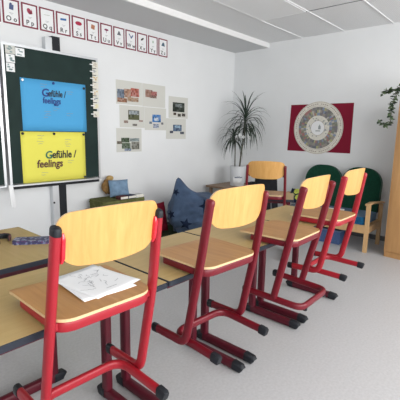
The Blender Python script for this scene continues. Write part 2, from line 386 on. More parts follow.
# ------------------------------------------------------------ tables
def table(label, cx, cy, rz, wx, dy=.58, zt=.775, group=None):
    """feet run along local y; the free ends of the feet point to -y"""
    t = thing('school_table', label, 'table', (cx, cy, 0), rz, group)
    hx, hy = wx / 2 - .003, dy / 2
    bm = bmesh.new(); prism(bm, rrect(-hx + .004, -hy + .004, hx - .004, hy - .004, .006, 3), zt - .022, zt)
    top = finish('tabletop', bm, M['top'], t)
    bm = bmesh.new(); o1 = rrect(-hx, -hy, hx, hy, .012, 4); o2 = rrect(-hx + .004, -hy + .004, hx - .004, hy - .004, .006, 4)
    n = len(o1); vs_ = [[bm.verts.new((x, y, z)) for x, y in o] for o, z in ((o1, zt - .003), (o1, zt - .025), (o2, zt - .025), (o2, zt + .0004))]
    for k in range(4):
        for j in range(n): bm.faces.new((vs_[k][j], vs_[k][(j + 1) % n], vs_[(k + 1) % 4][(j + 1) % n], vs_[(k + 1) % 4][j]))
    bmesh.ops.recalc_face_normals(bm, faces=bm.faces[:]); finish('edge_band', bm, M['edge'], top, True)
    bm = bmesh.new(); i = .035
    box(bm, -hx + i, -hy + .05, zt - .058, hx - i, -hy + .075, zt - .026); box(bm, -hx + i, hy - .075, zt - .058, hx - i, hy - .05, zt - .026)
    box(bm, -hx + i, -hy + .075, zt - .058, -hx + i + .025, hy - .075, zt - .026); box(bm, hx - i - .025, -hy + .075, zt - .058, hx - i, hy - .075, zt - .026)
    finish('apron', bm, M['redtab'], t)
    for s in (-1, 1):
        x = s * (hx - .060)
        bm = bmesh.new(); sweep(bm, [(x, .13, .052), (x, .13, zt - .05)], .028, .021, (0, 1, 0), n=16, power=4)
        leg = finish('leg', bm, M['redtab'], t, True)
        bm = bmesh.new(); sweep(bm, [(x, -hy + .04, .033), (x, .155, .033)], .028, .023, (0, 0, 1), n=16, power=4)
        ft = finish('foot', bm, M['redtab'], leg, True)
        for e, d in ((-hy + .0, 1), (.195, -1)):
            bm = bmesh.new(); sweep(bm, [(x, e, .024), (x, e + d * .008, .031), (x, e + d * .065, .034)], .031, .027, (0, 0, 1), n=14, power=3.5, taper=[.72, .93, 1])
            bmesh.ops.recalc_face_normals(bm, faces=bm.faces[:]); finish('end_cap', bm, M['black'], leg, True)
    return t
table('nearest school table, with the seat bearing the drawing hung on its edge', (.10 + 1.135) / 2, 1.475, 0, 1.035)
table('second school table of the row, under the crimson chair right behind the nearest chair', 1.4775, 1.475, 0, .685)
table('third school table of the row, behind the chair with rubber feet', 2.18, 1.475, 0, .72)
table('last school table of the row, close to the green bench', 2.895, 1.475, 0, .71)
far = table('school table in front of the chalkboard with a patterned pencil case on it', .80, 2.27, 0, .79, .58)
far.rotation_euler = (0, 0, -PI / 2); 
table('school table mostly hidden behind the row, holding the chair before the palm', 3.86, 2.40, math.radians(-62), .70, .50, .728)

# pencil case and glasses on the table before the board
pc = thing('pencil_case', 'flat purple and grey patterned pencil case on the left table', 'pencil case', (.985, 2.225, .7755), math.radians(-37))
bm = bmesh.new(); prism(bm, rrect(-.105, -.05, .105, .05, .02, 5), .0, .022)
pm = bpy.data.materials.new('patterned_cloth'); pm.use_nodes = True; nt = pm.node_tree; b = nt.nodes['Principled BSDF']
tc = nt.nodes.new('ShaderNodeTexCoord'); vo = nt.nodes.new('ShaderNodeTexVoronoi'); vo.inputs['Scale'].default_value = 75
ra = nt.nodes.new('ShaderNodeValToRGB'); ra.color_ramp.interpolation = 'CONSTANT'
for p, c in ((0, (.03, .03, .09)), (.35, (.15, .17, .30)), (.55, (.04, .035, .12)), (.75, (.32, .32, .40)), (.9, (.10, .04, .13))):
    e = ra.color_ramp.elements.new(p) if p not in (0,) else ra.color_ramp.elements[0]
    e.color = (*c, 1)
ra.color_ramp.elements[-1].color = (.2, .2, .3, 1)
sp = nt.nodes.new('ShaderNodeSeparateColor')
nt.links.new(tc.outputs['Object'], vo.inputs['Vector']); nt.links.new(vo.outputs['Color'], sp.inputs[0]); nt.links.new(sp.outputs[0], ra.inputs['Fac']); nt.links.new(ra.outputs['Color'], b.inputs['Base Color'])
finish('case_body', bm, pm, pc, True, .006)
sweepo('zipper', [(-.107, .049, .013), (.107, .049, .013)], .003, .003, (0, 0, 1), M['alu'], pc, n=8)
gl = thing('hair_band', 'brown and black rounded headband at the left frame edge on the table', 'headband', (.845, 2.37, .7755), .4)
pts = [(.075 * math.cos(a), .055 * math.sin(a), .019) for a in [(-.35 + 1.7 * k / 20) * PI for k in range(21)]]
sweepo('band', pts, .018, .006, (0, 0, 1), M['brownink'], gl, n=10)
sweepo('lining', [(p[0] * .9, p[1] * .9, p[2]) for p in pts], .0165, .003, (0, 0, 1), M['black'], gl, n=10)

# ------------------------------------------------------------ chalkboard
BY = YB - .13          # front face of the board
cb = thing('chalkboard', 'dark green chalkboard on a height-adjustable rail on the left wall', 'chalkboard', (2.12, YB, .86))
def L(o, root):        # world-built mesh placed under a root
    o.parent = root; o.matrix_parent_inverse = Matrix.Translation(root.location).inverted() @ Matrix.Identity(4); return o
def relbox(name, c, m, root, bevel=0):
    x, y, z = root.location
    return boxo(name, (c[0] - x, c[1] - y, c[2] - z, c[3] - x, c[4] - y, c[5] - z), m, root, bevel)
relbox('writing_panel', (1.625, BY, .885, 2.665, BY + .02, 2.27), M['board'], cb)
bm = bmesh.new()
for c in ((1.60, 2.262, 2.69, 2.287), (1.60, .875, 1.625, 2.262), (2.665, .875, 2.690, 2.262)):
    box(bm, c[0] - 2.12, BY - .006 - YB, c[1] - .86, c[2] - 2.12, BY + .026 - YB, c[3] - .86)
finish('panel_frame', bm, M['alu'], cb)
relbox('chalk_tray', (1.60, BY - .055, .862, 2.69, BY + .02, .878), M['alu'], cb, .003)
relbox('painted_tray_shadow', (1.60, BY + .0, .825, 2.67, BY + .03, .860), M['black'], cb)  # solid black strip painted in as the shadow under the tray
wg = thing('chalkboard_wing', 'narrow slice of dark board wing left of the main chalkboard', 'chalkboard', (1.2, YB, .86))
relbox('wing_panel', (.62, BY, .885, 1.545, BY + .02, 2.25), M['board'], wg)
bm = bmesh.new()
for c in ((.60, 2.25, 1.57, 2.275), (1.545, .875, 1.57, 2.25)):
    box(bm, c[0] - 1.2, BY - .006 - YB, c[1] - .86, c[2] - 1.2, BY + .026 - YB, c[3] - .86)
finish('wing_frame', bm, M['alu'], wg)
relbox('wing_tray', (.60, BY - .05, .862, 1.57, BY + .02, .878), M['alu'], wg)
rl = thing('board_rail', 'black and silver vertical rail carrying the chalkboard, running below it', 'rail', (2.18, YB, 0))
relbox('black_channel', (2.165, YB - .07, .02, 2.255, YB, 2.45), M['black'], rl)
relbox('silver_profile', (2.085, YB - .075, .02, 2.16, YB, 2.43), M['alu'], rl)
bm = bmesh.new(); lathe(bm, [(.012, 0), (.012, .004)], n=16); bmesh.ops.rotate(bm, verts=bm.verts, cent=(0, 0, 0), matrix=Matrix.Rotation(PI / 2, 3, 'X'))
bmesh.ops.translate(bm, verts=bm.verts, vec=Vector((-.085, -.076, .62))); finish('hole_mark', bm, M['black'], rl)  # flat black disc stands in for a dark hole in the profile
# cloth hanging from tray
bm = bmesh.new(); pr = [(1.553, .885), (1.600, .885), (1.605, .80), (1.622, .655), (1.60, .64), (1.568, .662), (1.562, .78)]
a = [bm.verts.new((x, BY - .062 + .006 * math.sin(i * 2), z)) for i, (x, z) in enumerate(pr)]; f = bm.faces.new(a)
r = bmesh.ops.extrude_face_region(bm, geom=[f]); bmesh.ops.translate(bm, verts=[v for v in r['geom'] if isinstance(v, bmesh.types.BMVert)], vec=Vector((0, -.012, 0)))
bmesh.ops.recalc_face_normals(bm, faces=bm.faces[:])
tag(finish('cleaning_cloth', bm, M['paper'], None, True, .004), 'white cleaning cloth hanging from the chalk tray by the board gap', 'cloth')

# posters on the board
def poster(name, label, x0, z0, x1, z1, m, y=None):
    y = BY - .001 if y is None else y
    t = thing(name, label, 'poster', ((x0 + x1) / 2, y, z0))
    hx = (x1 - x0) / 2; h = z1 - z0; bm = bmesh.new(); g = []
    for i in range(13):
        g.append([bm.verts.new((-hx + 2 * hx * i / 12, -.0015 - .004 * abs(math.sin(i * 1.3)) * (1 if 0 < i < 12 else 0) * (j / 6 if j < 3 else .3), h * j / 6)) for j in range(7)])
    for i in range(12):
        for j in range(6): bm.faces.new((g[i][j], g[i + 1][j], g[i + 1][j + 1], g[i][j + 1]))
    o = finish('poster_sheet', bm, m, t, True); so = o.modifiers.new('t', 'SOLIDIFY'); so.thickness = .0006; so.offset = 1
    return t, hx, h
def wtext(name, body, size, m, parent, x, z, y=-.0075, **k):
    mw = Matrix.Translation((x, y, z)) @ WALLM
    return text_mesh(name, body, size, m, parent, mw, **k)
def strokes(parent, spots, m, w=.085):
    bm = bmesh.new(); rr = random.Random(5)
    for x, z in spots:
        for q in range(2):
            x0 = x + rr.uniform(-.01, .01); n = 9; pts = [(x0 + w * i / n, -.0065, z - .024 * q + rr.uniform(-.004, .004)) for i in range(int(n * (1 - .25 * q)))]
            sweep(bm, pts, .0018, .0005, (0, 0, 1), n=4)
    finish('handwriting', bm, m, parent)
p1, hx, h = poster('feelings_poster', 'light blue poster with handwritten heading, upper one on the chalkboard', 1.765, 1.432, 2.515, 1.968, M['bluepost'])
wtext('heading_capital', 'G', .115, M['blueink'], p1, -.160, .368, bold=.003, shear=.1)
wtext('heading', 'efühle /', .095, M['ink'], p1, -.085, .372, bold=.0022, shear=.1, squash=.72)
wtext('subheading', 'feelings', .09, M['blueink'], p1, -.150, .296, bold=.0022, shear=.1, squash=.78)
strokes(p1, [(-.17, .49), (-.13, .21), (-.14, .17), (.14, .44), (.13, .20), (-.03, .25)], M['greyink'])
p2, hx2, h2 = poster('feelings_poster', 'yellow poster with handwritten heading, lower one on the chalkboard', 1.735, .881, 2.485, 1.425, M['yellowpost'])
wtext('heading_capital', 'G', .115, M['greenink'], p2, -.125, .255, bold=.003, shear=.1)
wtext('heading', 'efühle /', .115, M['ink'], p2, -.045, .258, bold=.003, shear=.1, squash=.85)
wtext('subheading', 'feelings', .115, M['brownink'], p2, -.220, .160, bold=.003, shear=.1, squash=.88)
strokes(p2, [(-.2, .50), (-.2, .44), (.12, .46), (.12, .41), (.15, .22), (-.17, .10)], M['greyink'])
def disc(name, label, x, y, z, r, m, cat='magnet', group=None):
    bm = bmesh.new(); lathe(bm, [(r, 0), (r, .006), (r * .8, .009)], n=16); bmesh.ops.rotate(bm, verts=bm.verts, cent=(0, 0, 0), matrix=Matrix.Rotation(PI / 2, 3, 'X'))
    o = finish(name, bm, m, None, True); o.location = (x, y, z); return tag(o, label, cat, group)
for x, z, lb, m in ((2.12, 1.945, 'dark blue magnet at the top middle of the blue poster', M['blueink']), (2.49, 1.925, 'small dark magnet at the top right corner of the blue poster', M['ink']),
                    (1.785, 1.945, 'pale magnet at the top left corner of the blue poster', M['alu']), (2.10, 1.405, 'dark magnet at the top middle of the yellow poster', M['ink']),
                    (1.755, 1.405, 'dark magnet at the top left corner of the yellow poster', M['ink']), (2.465, 1.40, 'dark magnet at the top right corner of the yellow poster', M['ink']),
                    (2.465, .90, 'dark magnet at the bottom right corner of the yellow poster', M['ink']), (2.13, 1.72, 'dark blue magnet in the middle of the blue poster under the heading', M['blueink'])):
    disc('magnet', lb, x, BY - .0095, z, .014, m)
# small sheets in the upper left corner of the board
for (x0, z0, x1, z1, lb) in ((1.640, 2.185, 1.735, 2.262, 'small printed sheet in the top left corner of the board'), (1.738, 2.172, 1.828, 2.252, 'small printed sheet right of the one in the corner of the board'),
                             (1.642, 2.10, 1.728, 2.180, 'small printed sheet second from top on the board left side'), (1.640, 2.012, 1.722, 2.095, 'small printed sheet lowest of those on the board left side')):
    t = thing('note_card', lb, 'card', ((x0 + x1) / 2, BY - .001, z0)); hw = (x1 - x0) / 2
    boxo('card_sheet', (-hw, -.002, 0, hw, 0, z1 - z0), M['greypaper'] if 'corner of' in lb and 'right' not in lb else M['paper'], t)
    bm = bmesh.new(); rr = random.Random(x0 * 99 + z0)
    for k in range(5):
        a, c = rr.uniform(-hw * .8, hw * .3), rr.uniform(.008, (z1 - z0) * .75); box(bm, a, -.003, c, a + rr.uniform(.012, .035), -.002, c + rr.uniform(.005, .018))
    finish('card_print', bm, cm((.25, .33, .33)), t)
# clothes-peg tags down the right edge
cols = [(.55, .5, .42), (.42, .44, .46), (.6, .42, .2), (.7, .68, .6), (.65, .5, .3), (.35, .38, .4), (.72, .66, .35)]
for k in range(8):
    z = 2.205 - k * .078 - (.02 if k == 7 else 0)
    if k == 7: z = 1.64
    where = ['topmost', 'second from top', 'third from top', 'fourth from top', 'fifth from top', 'sixth from top', 'second from bottom', 'lowest'][k]
    t = thing('job_card', 'little picture card clipped on the right edge of the chalkboard, %s' % where, 'card', (2.648, BY - .0075, z), 0, 'cards clipped down the right board edge')
    boxo('card_sheet', (-.038, -.003, -.034, .040, 0, .036), M['cream'], t)
    bm = bmesh.new(); rr = random.Random(k)
    for q in range(4):
        a, c = rr.uniform(-.032, .008), rr.uniform(-.028, .014); box(bm, a, -.0042, c, a + .022, -.003, c + rr.uniform(.008, .018))
    finish('card_print', bm, [cm(cols[k % 7])], t)
    boxo('clip', (-.072, -.010, -.004, -.030, -.003, .007), M['paper'], t, .002)

# ------------------------------------------------------------ alphabet cards
LET = 'NOPQRSTUVWXYZ'
def icon(kind, t, z0):
    bm = bmesh.new(); y0, y1 = -.0062, -.0045
    def ell(cx, cz, rx, rz, n=14, a=0):
        vs2 = [bm.verts.new((cx + rx * math.cos(2 * PI * i / n) * math.cos(a) - rz * math.sin(2 * PI * i / n) * math.sin(a), y0, cz + rx * math.cos(2 * PI * i / n) * math.sin(a) + rz * math.sin(2 * PI * i / n) * math.cos(a))) for i in range(n)]
        bm.faces.new(vs2)
    def poly(p): bm.faces.new([bm.verts.new((x, y0, z)) for x, z in p])
    z = z0 + .165
    if kind == 'O': poly([(-.02, z - .025), (.022, z - .03), (.028, z + .02), (-.014, z + .028)]); ell(.0, z + .03, .012, .008)
    elif kind == 'P': ell(-.005, z, .022, .03, a=.5); poly([(.0, z - .03), (.03, z - .022), (.024, z + .025)])
    elif kind == 'Q': poly([(-.035, z), (.03, z + .003), (.03, z + .009), (-.035, z + .006)])
    elif kind == 'R': poly([(-.035, z - .012), (.035, z - .006), (.035, z + .016), (-.035, z + .010)])
    elif kind == 'S': ell(0, z, .042, .022); 
    elif kind == 'T': poly([(-.028, z - .02), (.02, z - .03), (.028, z + .02), (-.02, z + .028)])
    elif kind == 'U': ell(0, z + .006, .03, .012); poly([(-.003, z - .032), (.003, z - .032), (.003, z), (-.003, z)])
    elif kind == 'V': poly([(-.03, z - .02), (.03, z - .02), (.006, z + .028), (-.006, z + .028)])
    elif kind == 'W': poly([(-.038, z + .028), (-.022, z + .028), (0, z - .006), (.03, z + .026), (.036, z + .012), (.004, z - .03)])
    elif kind == 'X': ell(0, z, .030, .013, a=.6)
    elif kind == 'Y': ell(0, z, .012, .018)
    else: poly([(-.035, z - .022), (.033, z - .026), (.018, z + .022), (-.006, z + .028)])
    return finish('picture', bm, cm({'O': (.10, .13, .25), 'P': (.35, .06, .10), 'Q': (.5, .52, .48), 'R': (.06, .16, .40), 'S': (.42, .04, .08), 'T': (.45, .2, .12), 'U': (.25, .05, .12), 'V': (.15, .16, .18), 'W': (.05, .10, .25), 'X': (.08, .07, .07), 'Y': (.4, .5, .4)}.get(kind, (.10, .16, .22))), t)
for k, ch in enumerate(LET):
    x0 = 1.503 + .1893 * k; cx = x0 + .084
    t = thing('alphabet_card', 'maroon framed alphabet card with the letters %s %s under the ceiling' % (ch, ch.lower()), 'card', (cx, YB, 2.498), 0, 'alphabet cards in a row under the ceiling')
    hw = .084; H = .238; f = .0145
    bm = bmesh.new()
    for c in ((-hw, 0, hw, f), (-hw, H - f, hw, H), (-hw, f, -hw + f, H - f), (hw - f, f, hw, H - f)): box(bm, c[0], -.006, c[1], c[2], -.0, c[3])
    finish('card_frame', bm, M['cardframe'], t)
    boxo('card_sheet', (-hw + f, -.0035, f, hw - f, -.0005, H - f), M['paper'], t)
    icon(ch, t, 0)
    wtext('letters', '%s %s' % (ch, ch.lower()), .066, M['ink'], t, 0, .030, y=-.005, bold=.001, align='CENTER')
    bm = bmesh.new(); box(bm, -.02, -.0045, .105, .022, -.0036, .108); box(bm, -.012, -.0045, .095, .012, -.0036, .0975); finish('word_line', bm, M['greyink'], t)

# ------------------------------------------------------------ seven mounted prints
prints = [(3.040, 1.797, 3.470, 2.100, 'rust'), (3.478, 1.790, 3.903, 2.098, 'rust2'), (3.090, 1.497, 3.512, 1.785, 'field'), (3.518, 1.470, 3.922, 1.782, 'blue'),
          (3.975, 1.655, 4.382, 1.968, 'dark'), (3.925, 1.345, 4.343, 1.648, 'blue2'), (3.032, 1.172, 3.455, 1.486, 'green')]
plab = {'rust': 'print sheet with a wide rusty red landscape collage, top left of the seven', 'rust2': 'print sheet with one small reddish town picture, top middle of the seven',
        'field': 'print sheet with a dark green field photo, left of the blue picture', 'blue': 'print sheet with a bright blue centre picture and three small ones',
        'dark': 'print sheet with a dark forest picture, top right of the seven', 'blue2': 'print sheet with a grey blue street picture, lower right of the seven',
        'green': 'print sheet with a green collage, lowest and leftmost of the seven'}
pics = {'rust': [(.04, .25, .3, .62, (.16, .2, .26)), (.3, .3, .55, .66, (.38, .22, .15)), (.55, .36, .88, .72, (.42, .12, .09)), (.04, .08, .4, .26, (.32, .16, .10)), (.42, .14, .85, .32, (.36, .24, .16))],
        'rust2': [(.12, .42, .42, .75, (.30, .17, .13)), (.38, .50, .62, .70, (.35, .10, .09)), (.30, .40, .60, .52, (.22, .14, .12))],
        'field': [(.33, .36, .78, .80, (.10, .11, .06)), (.36, .60, .75, .78, (.30, .34, .36)), (.16, .2, .32, .32, (.28, .2, .16)), (.50, .08, .68, .18, (.18, .17, .15)), (.76, .28, .92, .36, (.35, .25, .22))],
        'blue': [(.34, .36, .74, .70, (.05, .18, .45)), (.42, .42, .62, .56, (.5, .58, .66)), (.2, .28, .32, .38, (.12, .16, .22)), (.38, .10, .64, .28, (.28, .32, .42)), (.76, .26, .86, .36, (.16, .16, .18))],
        'dark': [(.2, .3, .82, .74, (.035, .045, .035)), (.34, .52, .68, .68, (.16, .19, .19)), (.24, .14, .38, .26, (.08, .06, .05)), (.46, .08, .62, .22, (.07, .06, .05)), (.68, .10, .86, .24, (.08, .07, .06))],
        'blue2': [(.34, .38, .78, .70, (.08, .13, .22)), (.42, .54, .70, .66, (.25, .38, .50)), (.18, .28, .34, .40, (.07, .08, .11)), (.70, .24, .90, .36, (.07, .08, .11))],
        'green': [(.18, .40, .50, .60, (.07, .10, .06)), (.52, .44, .9, .58, (.22, .27, .27)), (.20, .14, .54, .38, (.10, .14, .09)), (.58, .10, .90, .42, (.20, .20, .17)), (.02, .34, .2, .46, (.14, .12, .09)), (.30, .04, .56, .14, (.20, .25, .33))]}
for x0, z0, x1, z1, key in prints:
    t = thing('photo_print', plab[key], 'picture', (x0, YB, z0), 0, 'seven mounted prints on the white wall'); W, H = x1 - x0, z1 - z0
    boxo('mount_sheet', (0, -.003, 0, W, -.0, H), M['greypaper'], t)
    rr = random.Random(len(key) + int(x0 * 100))
    for n_, (a, b_, c, d, col) in enumerate(pics[key]):
        bm = bmesh.new(); nx, nz = 6, 4
        y = -.0035 - .0006 * n_
        for i in range(nx):
            for j in range(nz):
                xx0, xx1 = a + (c - a) * i / nx, a + (c - a) * (i + 1) / nx; zz0, zz1 = b_ + (d - b_) * j / nz, b_ + (d - b_) * (j + 1) / nz
                f = bm.faces.new([bm.verts.new((W * u, y, H * v)) for u, v in ((xx0, zz0), (xx1, zz0), (xx1, zz1), (xx0, zz1))])
                f.material_index = rr.choice((0, 0, 1, 2))
        bmesh.ops.remove_doubles(bm, verts=bm.verts, dist=1e-5)
        r = bmesh.ops.extrude_face_region(bm, geom=bm.faces[:]); bmesh.ops.translate(bm, verts=[v for v in r['geom'] if isinstance(v, bmesh.types.BMVert)], vec=Vector((0, .0006 * n_ + .0005, 0)))
        q = lambda s: tuple(min(1, v * s) for v in col)
        finish('photo', bm, [cm(col), cm(tuple(.6 * v + .4 * sum(col) / 3 + .03 for v in q(1.25))), cm(q(.6))], t)

# ------------------------------------------------------------ red poster with round wheel
rp = thing('wheel_poster', 'dark red poster with a large cream picture wheel on the far wall', 'poster', (XB, 2.55, 1.19))
bm = bmesh.new()
prism(bm, [(-.505, 0), (.505, 0), (.500, .712), (-.480, .712)], 0, .003)
bm.transform(BACKM); finish('red_sheet', bm, M['redpost'], rp)
wh = bmesh.new(); C = (-.015, .358)
def wdisc(r, z, n=64): return [(C[0] + r * math.cos(2 * PI * i / n), C[1] + r * math.sin(2 * PI * i / n)) for i in range(n)]
prism(wh, wdisc(.392, 0), .003, .006); wh.transform(BACKM); wo = finish('wheel_disc', wh, M['cream'], rp)
bm = bmesh.new(); rr = random.Random(11)
def ringseg(bm, r0, r1, a0, a1, z0, z1, mi=0, n=3):
    for i in range(n):
        b0, b1 = a0 + (a1 - a0) * i / n, a0 + (a1 - a0) * (i + 1) / n
        prism(bm, [(C[0] + r * math.cos(t), C[1] + r * math.sin(t)) for r, t in ((r0, b0), (r1, b0), (r1, b1), (r0, b1))], z0, z1, mi)
palette = [tuple(.09 + .95 * v for v in c) for c in [(.10, .10, .09), (.17, .17, .14), (.13, .15, .09), (.22, .19, .16), (.30, .30, .12), (.07, .08, .10), (.28, .10, .09), (.15, .2, .3), (.38, .36, .32), (.12, .11, .13)]]
for s in range(12):
    a0 = 2 * PI * s / 12
    for q in range(3):
        for w_ in range(5):
            ringseg(bm, .185 + q * .042 + .0, .185 + (q + 1) * .042, a0 + w_ * 2 * PI / 60, a0 + (w_ + 1) * 2 * PI / 60, .006, .0072, rr.randrange(10), 1)
bm.transform(BACKM); finish('picture_ring', bm, [cm(c) for c in palette], wo)
bm = bmesh.new()
for k in range(70):
    if k % 12 in (0, 5): continue
    a0 = 2 * PI * k / 70; ringseg(bm, .348, .360, a0, a0 + .05, .006, .0068, 0, 1)
ringseg(bm, .381, .385, 0, 2 * PI, .006, .0068, 0, 60); ringseg(bm, .325, .328, 0, 2 * PI, .006, .0068, 0, 60); ringseg(bm, .108, .112, 0, 2 * PI, .006, .0068, 0, 40)
bm.transform(BACKM); finish('ring_lettering', bm, mat('brown_print', (.30, .24, .20), .8), wo)
bm = bmesh.new(); prism(bm, wdisc(.105, 0, 40), .006, .0075); bm.transform(BACKM); finish('hub_sheet', bm, M['paper'], wo)
bm = bmesh.new()
for k in range(24):
    a, r_ = rr.uniform(0, 2 * PI), rr.uniform(.118, .172); prism(bm, [(C[0] + r_ * math.cos(a) + .012 * math.cos(t), C[1] + r_ * math.sin(a) + .009 * math.sin(t)) for t in (0, 1, 2.2, 3.3, 4.4, 5.3)], .006, .007)
prism(bm, [(C[0] + .012, C[1] - .02), (C[0] + .05, C[1] - .02), (C[0] + .05, C[1] + .02), (C[0] + .03, C[1] + .055), (C[0] + .012, C[1] + .02)], .0075, .0085)
prism(bm, [(C[0] - .03, C[1] - .05), (C[0] + .05, C[1] - .05), (C[0] + .04, C[1] - .035), (C[0] - .03, C[1] - .035)], .0075, .0085)
bm.transform(BACKM); finish('hub_drawing', bm, cm((.30, .33, .33)), wo)

# ------------------------------------------------------------ cabinet with hanging plant
cbn = thing('wooden_cabinet', 'tall light wooden cabinet at the right edge of the photo', 'cabinet', (4.83, 1.27, 0), math.radians(-5))
H = 1.85; D = .48; Wd = .95      # front faces -x, width runs towards -y
bm = bmesh.new(); 
box(bm, .012, -.02, .06, D, 0, H - .02); box(bm, .012, -Wd, .06, D, -Wd + .02, H - .02); box(bm, .0, -Wd, H - .02, D, 0, H); box(bm, .012, -Wd + .02, .06, D, -.02, .08); box(bm, D - .01, -Wd + .02, .08, D, -.02, H - .02)
finish('cabinet_body', bm, M['cab'], cbn)
boxo('plinth', (.006, -Wd + .004, 0, D - .02, -.004, .06), M['cab'], cbn)
bm = bmesh.new(); box(bm, 0, -.028, .06, .012, 0, H - .02); finish('side_stile', bm, M['cab'], cbn)
for a, b_ in ((-.474, -.030), (-Wd + .002, -.478)):
    d = boxo('door', (-.006, a, .075, .011, b_, H - .028), M['cab'], cbn, .002)
    y = a + .04 if a > -.5 else b_ - .04
    bm = bmesh.new(); lathe(bm, [(.006, 0), (.006, .012), (.013, .016), (.013, .024), (.008, .028)], n=16); bmesh.ops.rotate(bm, verts=bm.verts, cent=(0, 0, 0), matrix=Matrix.Rotation(-PI / 2, 3, 'Y'))
    bmesh.ops.translate(bm, verts=bm.verts, vec=Vector((-.006, y, 1.0))); finish('knob', bm, M['alu'], d, True)
iv = thing('trailing_plant', 'ivy-like plant trailing down beside the top of the cabinet', 'plant', (4.97, 1.02, H))
bm = bmesh.new(); lathe(bm, [(.07, 0), (.095, .14), (.088, .14), (.085, .12)], n=24); finish('plant_pot', bm, M['pot'], iv, True)
bm = bmesh.new(); bl = bmesh.new(); bd = bmesh.new(); rr = random.Random(21)
def leaf(b_, p, d, s, wd=.5):
    d = Vector(d).normalized(); sd = d.cross(Vector((rr.uniform(-.5, .5), rr.uniform(-.5, .5), 1))).normalized(); up_ = sd.cross(d)
    c = [p, p + d * s * .35 + sd * s * wd * .5 + up_ * s * .08, p + d * s * .75 + sd * s * wd * .35, p + d * s, p + d * s * .75 - sd * s * wd * .35, p + d * s * .35 - sd * s * wd * .5 + up_ * s * .08]
    m0 = b_.verts.new(p + d * s * .45 - up_ * s * .04); v = [b_.verts.new(x) for x in c]
    for i in range(6): b_.faces.new((m0, v[i], v[(i + 1) % 6]))
vines = [[(0, .0, .14), (-.05, .09, .22), (-.08, .17, .17), (-.10, .29, .13), (-.11, .33, .02), (-.12, .33, -.14), (-.12, .34, -.27), (-.12, .42, -.27), (-.12, .47, -.21)],
         [(0, .02, .14), (-.05, .12, .20), (-.09, .22, .18), (-.12, .36, .11), (-.13, .42, .12), (-.13, .45, .07)],
         [(0, 0, .14), (-.03, .08, .24), (-.07, .15, .22), (-.11, .26, .18), (-.12, .31, .02), (-.12, .35, -.10), (-.12, .33, -.24)],
         [(0, 0, .14), (-.05, -.05, .2), (-.10, -.10, .13), (-.12, -.12, .0), (-.12, -.13, -.2)]]
for vn in vines:
    pts = rounded(vn, .06, 4); sweep(bm, pts, .003, .003, (1, 0, 0), n=6)
    for i in range(len(pts) - 1):
        for q in range(3):
            p = pts[i].lerp(pts[i + 1], rr.random()); leaf(bl if rr.random() < .55 else bd, p, (rr.uniform(-1, .6), rr.uniform(-1, 1), rr.uniform(-1, .5)), rr.uniform(.03, .06), .8)
finish('vine', bm, M['stem'], iv, True)
for nm, b_, m_ in (('leaves', bl, M['ivy']), ('leaves', bd, M['ivyd'])): finish(nm, b_, m_, iv)

# ------------------------------------------------------------ green bench
sf = thing('bench_sofa', 'wooden two-seat bench with dark green round backs and blue seat', 'sofa', (4.80, 2.06, 0))
HW = .57
for s in (-1, 1):
    for nm, x0, x1, z1 in (('front_leg', 0, .045, .60), ('rear_leg', .50, .545, .56)):
        boxo(nm, (x0, s * HW - .022, 0, x1, s * HW + .022, z1), M['sofawood'], sf, .006)
    bm = bmesh.new(); sweep(bm, [(-.03, s * HW, .612), (.10, s * HW, .622), (.57, s * HW, .575)], .013, .03, (0, 0, 1), n=14, power=4); finish('armrest', bm, M['sofawood'], sf, True)
    boxo('side_rail', (.045, s * HW - .014, .24, .50, s * HW + .014, .32), M['sofawood'], sf, .004)
boxo('seat_rail', (.005, -HW + .022, .24, .035, HW - .022, .345), M['sofawood'], sf, .004)
boxo('seat_rail', (.505, -HW + .022, .24, .535, HW - .022, .345), M['sofawood'], sf, .004)
for s in (-1, 1):
    bm = bmesh.new(); prism(bm, rrect(.0, s * .272 - .268, .50, s * .272 + .268, .05), .347, .445); finish('seat_cushion', bm, M['bluefab'], sf, True, .02)
    bm = bmesh.new(); prism(bm, rrect(-.268, 0, .268, .62, [.08, .08, .22, .22], 10), 0, .08); bmesh.ops.bevel(bm, geom=[e for e in bm.edges if e.calc_face_angle(0) > .8], offset=.025, segments=3, affect='EDGES')
    bm.transform(Matrix.Translation((.47, s * .272, .405)) @ Matrix.Rotation(math.radians(8), 4, 'Y') @ Matrix(((0, 0, 1, 0), (1, 0, 0, 0), (0, 1, 0, 0), (0, 0, 0, 1))))
    finish('back_cushion', bm, M['greenfab'], sf, True)
# things on and under the bench
fc = thing('flower_cushion', 'small dark cushion with yellow green flowers on the bench left end', 'cushion', (4.90, 2.49, .56))
fc.rotation_euler = (0, math.radians(-50), 0)
def pillow(name, w_, d_, h_, m, parent, M4=None):
    bm = bmesh.new(); n = 12; t_, b_ = [], []
    for i in range(n + 1):
        r1, r2 = [], []
        for j in range(n + 1):
            u, v = 2 * i / n - 1, 2 * j / n - 1; e = max(0, (1 - u ** 4) * (1 - v ** 4)) ** .5
            x, y = u * w_ / 2 * (1 - .06 * (1 - v * v) * abs(u)), v * d_ / 2 * (1 - .06 * (1 - u * u) * abs(v))
            r1.append(bm.verts.new((x, y, h_ / 2 + h_ / 2 * e))); r2.append(bm.verts.new((x, y, h_ / 2 - h_ / 2 * e)))
        t_.append(r1); b_.append(r2)
    for i in range(n):
        for j in range(n):
            bm.faces.new((t_[i][j], t_[i + 1][j], t_[i + 1][j + 1], t_[i][j + 1])); bm.faces.new((b_[i][j], b_[i][j + 1], b_[i + 1][j + 1], b_[i + 1][j]))
    bmesh.ops.remove_doubles(bm, verts=bm.verts, dist=1e-5)
    if M4: bm.transform(M4)
    return finish(name, bm, m, parent, True)
pillow('cushion_body', .24, .24, .09, M['navy'], fc)
bm = bmesh.new()
